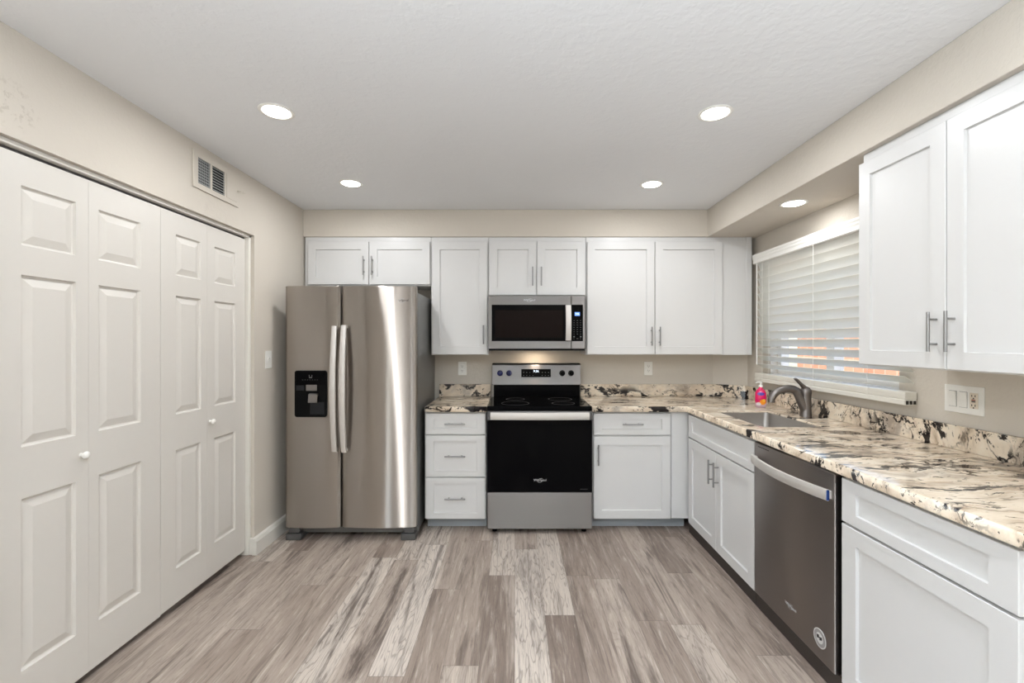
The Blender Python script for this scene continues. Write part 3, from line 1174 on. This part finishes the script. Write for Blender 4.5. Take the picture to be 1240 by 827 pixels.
# ------------------------------------------------------------------ dishwasher (right run)
dw = thing('dishwasher', 'dark stainless dishwasher with bowed handle in the right counter run', 'dishwasher', (FX - 0.004, 0, 0), -PI / 2)
MB().box(-2.374, -1.754, 0.028, 0.60, 0.088, 0.866, 0.003).build('body', M['black_plastic'], dw)
MB().box(-2.378, -1.752, 0.014, 0.023, 0.002, 0.0780).build('toe_kick', M['kick_dark'], dw)
dd = MB()
dd.box(-2.374, -1.776, 0.0, 0.0275, 0.080, 0.862, 0.004)
ddo = dd.build('door', M['steel_dark'], dw)
hh = strip_handle(ddo, 'handle', 'x', (-2.078, 0.0, 0.776), 0.285, 0.046, 0.036, 0.014, 0.016, M['handle_steel'])
MB().box(-1.7928, -1.7905, -0.021, -0.010, 0.756, 0.796, 0.0008).build('protective_film', M['blue_film'], ddo)
MB().box(-2.335, -2.235, -0.0008, 0.002, 0.843, 0.8455).build('control_slot', M['black_plastic'], ddo)
text_mesh('logo', 'Whirlpool', 0.020, M['logo'], ddo, (-2.060, -0.0006, 0.182), FRONT)
swoosh('logo_ring', M['logo'], ddo, (-2.058, -0.0006, 0.181), 0.062)
st = MB()
st.lathe([(0, -0.0006), (0.038, -0.0006), (0.038, 0.0004)], (-1.862, -0.0004, 0.168), 'y', 40)
sto = st.build('sticker', M['sticker'], ddo)
si = MB()
si.lathe([(0.034, 0), (0.034, -0.0003), (0.0215, -0.0003), (0.0215, 0)], (-1.862, -0.0010, 0.168), 'y', 40)
si.build('sticker_ring', plain('sticker_grey', srgb(150, 146, 144), 0.5), sto)
si = MB()
si.prism([(-1.880, 0.176), (-1.866, 0.180), (-1.866, 0.172), (-1.848, 0.178), (-1.848, 0.166), (-1.862, 0.160), (-1.862, 0.168), (-1.878, 0.162)], 'y', -0.0017, -0.0010)
si.build('sticker_mark', M['sticker_ink'], sto)

# ------------------------------------------------------------------ faucet
fa = thing('kitchen_faucet', 'brushed nickel single-lever faucet behind the sink', 'faucet', (1.825, 2.86, CT))
MB().lathe([(0, 0.0), (0.034, 0.0), (0.034, 0.006), (0.033, 0.010), (0.031, 0.014), (0.030, 0.09), (0.031, 0.135), (0.033, 0.150), (0.031, 0.166), (0.022, 0.180), (0.010, 0.187), (0, 0.188)], seg=32).build('body', M['faucet'], fa, smooth=40)
sp = []
for k in range(17):
    t = k / 16
    a = math.radians(62) + t * math.radians(106)
    sp.append((-0.112 + 0.108 * math.cos(a) * 0.98, 0, 0.086 + 0.088 * math.sin(a)))
pre = [(0.0, 0, 0.030), (-0.020, 0, 0.075), (-0.042, 0, 0.125)]
path = pre + sp + [(sp[-1][0] - 0.001, 0, 0.088)]
rad = [0.028, 0.027, 0.0255] + [0.0245 - 0.005 * k / 16 for k in range(17)] + [0.019]
MB().tube(path, rad, 16).build('spout', M['faucet'], fa, smooth=50)
MB().tube([(0.0, 0, 0.165), (-0.012, -0.004, 0.182), (-0.040, -0.012, 0.206), (-0.070, -0.020, 0.232), (-0.082, -0.022, 0.240)], [(0.020, 0.018), (0.018, 0.013), (0.013, 0.009), (0.014, 0.007), (0.011, 0.005)], 14).build('lever', M['faucet'], fa, smooth=50)

# ------------------------------------------------------------------ soap bottle
so = thing('soap_bottle', 'pink hand soap pump bottle standing behind the sink corner', 'soap bottle', (1.755, 3.255, CT), math.radians(-25))
lo = []
for z, rx, ry in ((0.0, 0.028, 0.018), (0.004, 0.033, 0.022), (0.04, 0.036, 0.024), (0.08, 0.0365, 0.024), (0.105, 0.035, 0.023), (0.122, 0.028, 0.020), (0.132, 0.016, 0.015), (0.138, 0.013, 0.013), (0.146, 0.013, 0.013)):
    lo.append([(rx * math.copysign(abs(math.cos(2 * PI * k / 28)) ** 0.8, math.cos(2 * PI * k / 28)), ry * math.copysign(abs(math.sin(2 * PI * k / 28)) ** 0.8, math.sin(2 * PI * k / 28)), z) for k in range(28)])
MB().loops(lo).build('bottle', M['soap'], so, smooth=60)
p = MB()
p.lathe([(0, 0.1462), (0.0145, 0.1462), (0.0145, 0.157), (0.006, 0.160), (0.005, 0.174), (0.010, 0.175), (0.010, 0.183), (0, 0.184)], seg=20)
p.tube([(0, 0, 0.179), (-0.020, -0.012, 0.180), (-0.032, -0.020, 0.175)], [0.006, 0.005, 0.004], 10)
p.build('pump', M['white_plastic'], so, smooth=40)


# ------------------------------------------------------------------ wall plates
def outlet_face(parent, z, x=0.0, mat=None):
    b = MB()
    b.box(x - 0.0165, x + 0.0165, -0.0075, -0.004, z - 0.014, z + 0.014, 0.003)
    o = b.build('receptacle', mat or M['white_plastic'], parent)
    s = MB()
    s.box(x - 0.008, x - 0.006, -0.0082, -0.0072, z - 0.002, z + 0.007)
    s.box(x + 0.006, x + 0.008, -0.0082, -0.0072, z - 0.002, z + 0.006)
    s.lathe([(0, -0.0082), (0.0025, -0.0082), (0.0025, -0.0072)], (x, 0, z - 0.008), 'y', 10)
    s.build('slot', M['slot'], o)
    return o


def screw(parent, x, z):
    MB().lathe([(0, -0.0056), (0.003, -0.0054), (0.0032, -0.0042)], (x, 0, z), 'y', 10).build('screw', M['white_plastic'], parent)


for x, lab in ((-0.459, 'white duplex outlet on the back wall between refrigerator and range'),
               (1.154, 'white duplex outlet on the back wall under the large corner cabinet')):
    o = thing('wall_outlet', lab, 'outlet', (x, YB, 1.150))
    MB().box(-0.036, 0.036, -0.0052, -0.0005, -0.058, 0.058, 0.002).build('plate', M['white_plastic'], o)
    outlet_face(o, 0.0195)
    outlet_face(o, -0.0195)
    screw(o, 0, 0)

o = thing('light_switch', 'white toggle light switch on the wall between closet and refrigerator', 'light switch', (XL, 3.128, 1.258), PI / 2)
MB().box(-0.038, 0.038, -0.0052, -0.0005, -0.060, 0.060, 0.002).build('plate', M['white_plastic'], o)
b = MB()
b.prism([(-0.004, -0.010), (-0.018, 0.006), (-0.018, 0.012), (-0.004, 0.010)], 'x', -0.0045, 0.0045)
b.build('toggle', M['white_plastic'], o)
screw(o, 0, 0.030)
screw(o, 0, -0.030)

o = thing('switch_plate', 'three-gang white plate with two rocker switches and a reset outlet, right wall', 'switch plate', (XR, 1.965, 1.131), -PI / 2)
MB().box(-0.086, 0.086, -0.006, -0.0005, -0.060, 0.060, 0.002).build('plate', M['white_plastic'], o)
for gx in (-0.047, 0.0):
    MB().box(gx - 0.0178, gx + 0.0178, -0.0063, -0.0055, -0.0345, 0.0345).build('rocker_gap', M['key'], o)
    b = MB()
    b.prism([(-0.005, -0.033), (-0.0085, -0.033), (-0.0090, 0.0), (-0.0125, 0.033), (-0.005, 0.033)], 'x', gx - 0.0165, gx + 0.0165)
    b.build('rocker', M['white_plastic'], o)
g = MB().box(0.047 - 0.0165, 0.047 + 0.0165, -0.009, -0.005, -0.033, 0.033, 0.001).build('outlet_insert', plain('ivory_plastic', srgb(226, 214, 196), 0.35), o)
for z in (0.020, -0.020):
    s = MB()
    s.box(0.047 - 0.0085, 0.047 - 0.0055, -0.0098, -0.0088, z - 0.003, z + 0.005)
    s.box(0.047 + 0.0055, 0.047 + 0.0085, -0.0098, -0.0088, z - 0.003, z + 0.005)
    s.lathe([(0, -0.0098), (0.003, -0.0098), (0.003, -0.0088)], (0.047, 0, z - 0.0095), 'y', 10)
    s.build('slot', M['slot'], g)
MB().box(0.0395, 0.0545, -0.0105, -0.0088, 0.0010, 0.0055).build('reset_button', M['red'], g)
MB().box(0.0395, 0.0545, -0.0105, -0.0088, -0.0055, -0.0010).build('test_button', M['slot'], g)
for gx in (-0.047, 0.0, 0.047):
    screw(o, gx, 0.048)
    screw(o, gx, -0.048)

# ------------------------------------------------------------------ air vent high on the left wall
v = thing('air_vent', 'beige painted air vent high on the wall above the closet doors', 'vent', (XL, 0, 0), PI / 2)
vy0, vy1, vz0, vz1 = 2.393, 2.784, 2.200, 2.398
g1, g2 = (2.427, 2.524), (2.540, 2.648)
gz0, gz1 = 2.228, 2.366
wallp = M['wall']
b = MB()
b.box(vy0, g1[0], -0.010, -0.0005, vz0, vz1, 0.002)
b.box(g1[1], g2[0], -0.010, -0.0005, gz0, gz1)
b.box(g2[1], vy1, -0.010, -0.0005, vz0, vz1, 0.002)
b.box(g1[0] - 0.002, g2[1] + 0.002, -0.010, -0.0005, vz0, gz0, 0.0)
b.box(g1[0] - 0.002, g2[1] + 0.002, -0.010, -0.0005, gz1, vz1, 0.0)
b.build('frame', wallp, v)
MB().box(g1[0], g2[1], -0.002, -0.0004, gz0, gz1).build('backing', M['void'], v)
b = MB()
for k in range(9):
    z = gz0 + (k + 0.5) * (gz1 - gz0) / 9
    for a, c_ in (g1, g2):
        b.prism([(-0.0092, z - 0.0045), (-0.0092, z - 0.0005), (-0.0024, z + 0.004), (-0.0024, z + 0.0015)], 'x', a, c_)
for k in range(9):
    y = g1[0] + (k + 0.5) * (g1[1] - g1[0]) / 9
    b.box(y - 0.0015, y + 0.0015, -0.0095, -0.0085, gz0, gz1)
b.build('fins', M['dark_metal'], v)
MB().box(2.664, 2.762, -0.0125, -0.0098, 2.226, 2.366, 0.001).build('damper_plate', wallp, v)
MB().tube([(2.768, -0.010, 2.296), (2.772, -0.030, 2.296), (2.800, -0.034, 2.294)], 0.003, 8).build('lever', wallp, v)


# ------------------------------------------------------------------ recessed lamps
def recessed(label, x, y, z, watts, group):
    o = thing('recessed_ceiling_lamp', label, 'lamp', (x, y, z), 0, group)
    MB().lathe([(0.059, -0.002), (0.063, -0.005), (0.072, -0.005), (0.076, -0.003), (0.077, -0.0003), (0.058, -0.0003), (0.059, -0.002)], seg=40).build('trim_ring', M['white_plastic'], o, smooth=40)
    MB().lathe([(0.0585, -0.001), (0.056, -0.006), (0.040, -0.011), (0.020, -0.0135), (0, -0.014)], seg=36).build('lens', M['lens'], o, smooth=60)
    li = add_light('lamp_beam', 'AREA', (0, 0, -0.018), (0, 0, 0), watts, LAMP_COL, shape='DISK', size=0.11)
    li.parent = o
    li.location = (0, 0, -0.018)
    return o


G = 'recessed ceiling lamps'
recessed('near left recessed ceiling lamp, closest to the closet doors', -1.098, 2.093, ZC, LAMP_W, G)
recessed('far left recessed ceiling lamp in front of the refrigerator cabinet', -1.098, 3.040, ZC, LAMP_W, G)
recessed('near right recessed ceiling lamp, closest to the right wall cabinet', 0.926, 2.108, ZC, LAMP_W, G)
recessed('far right recessed ceiling lamp in front of the large corner cabinet', 0.916, 3.058, ZC, LAMP_W, G)
for x in (-1.098, 0.926):  # extra lamps out of view, added as fill from the camera side
    for y in (0.9, -0.5, -1.8):
        recessed('recessed ceiling lamp added as unseen fill behind the viewpoint', x, y, ZC, LAMP_W, 'added fill lamps behind the viewpoint')
recessed('recessed lamp in the dropped soffit above the window', 1.685, 2.755, SZ, SOFFIT_W, 'soffit lamps')

# ------------------------------------------------------------------ window and blind
wd = struct(thing('window_1', 'sliding window behind the white blind', 'window', (0, 0, 0)))
del wd['category']
b = MB()
fx0, fx1 = XR + 0.055, XR + 0.115
b.box(fx0, fx1, WY0, WY0 + 0.045, WZ0, WZ1, 0.003)
b.box(fx0, fx1, WY1 - 0.045, WY1, WZ0, WZ1, 0.003)
b.box(fx0, fx1, WY0 + 0.045, WY1 - 0.045, WZ0, WZ0 + 0.045, 0.003)
b.box(fx0, fx1, WY0 + 0.045, WY1 - 0.045, WZ1 - 0.045, WZ1, 0.003)
b.build('window_frame', M['white_plastic'], wd)
MB().box(fx0 - 0.004, fx1, 2.845, 2.915, WZ0 + 0.045, WZ1 - 0.045, 0.003).build('mullion', M['white_plastic'], wd)
for y0, y1 in ((WY0 + 0.045, 2.845), (2.915, WY1 - 0.045)):
    MB().box(fx0 + 0.028, fx0 + 0.032, y0, y1, WZ0 + 0.045, WZ1 - 0.045).build('pane', M['glass'], wd)
MB().box(XR + 0.001, fx0, WY0, WY1, WZ0, WZ0 + 0.012, 0.002).build('window_sill', M['trim'], wd)

bl = thing('window_blind', 'white horizontal slat blind over the window above the sink', 'blind', (0, 0, 0))
VX = 1.868
b = MB()
b.prism([(VX + 0.012, 1.990), (VX + 0.006, 1.996), (VX + 0.008, 2.018), (VX + 0.004, 2.030), (VX + 0.004, 2.040), (VX, 2.050), (VX, 2.062), (VX + 0.022, 2.062), (VX + 0.022, 1.990)], 'y', 2.185, 3.590)
b.box(VX + 0.010, XR - 0.001, 3.575, 3.590, 1.992, 2.060)
b.box(VX + 0.010, XR - 0.001, 2.185, 2.200, 1.992, 2.060)
b.build('valance', M['white_plastic'], bl)
MB().box(VX + 0.026, XR - 0.002, 2.205, 3.570, 2.000, 2.050, 0.002).build('headrail', M['white_plastic'], bl)
sl = MB()
PITCH = 0.0588
SXC = 1.906
for k in range(14):
    z = 1.2 + PITCH * k - 0.004
    tilt = math.radians(67) if k > 5 else math.radians((33, 38, 44, 50, 56, 62)[k])
    wdt = 0.064
    # slightly crowned slat section, room edge up
    top, bot = [], []
    for j in range(7):
        u = (j / 6 - 0.5) * wdt
        crown = 0.0035 * (1 - (2 * j / 6 - 1) ** 2)
        for lst, off in ((top, crown + 0.0012), (bot, crown - 0.0012)):
            px = u * math.cos(tilt) + off * math.sin(tilt)
            pz = -u * math.sin(tilt) + off * math.cos(tilt)
            lst.append((SXC + px, z + pz))
    sl.prism(top + bot[::-1], 'y', 2.205, 3.560)
sl.build('slats', M['slat'], bl)
b = MB()
b.box(1.878, 1.936, 2.192, 3.568, 1.1025, 1.138, 0.003)
b.box(1.881, 1.934, 2.195, 3.565, 1.099, 1.1035)
b.box(1.874, 1.936, 2.192, 3.568, 1.074, 1.100, 0.004)
for k in range(2):
    b.box(1.8765, 1.90, 2.193, 3.567, 1.112 + k * 0.011, 1.1135 + k * 0.011)
bro = b.build('bottom_rail', M['rail'], bl)
b = MB()
for k in range(3):
    b.box(1.881 + k * 0.018, 1.894 + k * 0.018, 2.1905, 2.196, 1.078, 1.096)
b.build('end_socket', M['slot'], bro)
for y in (2.42, 2.86, 3.36):
    b = MB()
    b.tube([(1.871, y, 1.10), (1.871, y, 1.995)], 0.0010, 6)
    b.build('ladder_cord', M['white_plastic'], bl)
MB().tube([(1.868, 3.520, 1.205), (1.868, 3.520, 1.985)], 0.0042, 8).build('tilt_wand', M['white_plastic'], bl)
b = MB()
b.tube([(1.866, 3.44, 1.035), (1.866, 3.44, 1.99)], 0.0013, 6)
b.lathe([(0, -0.018), (0.006, -0.016), (0.003, 0.014), (0, 0.016)], (1.866, 3.44, 1.030), 'z', 12)
b.build('pull_cord', M['white_plastic'], bl)
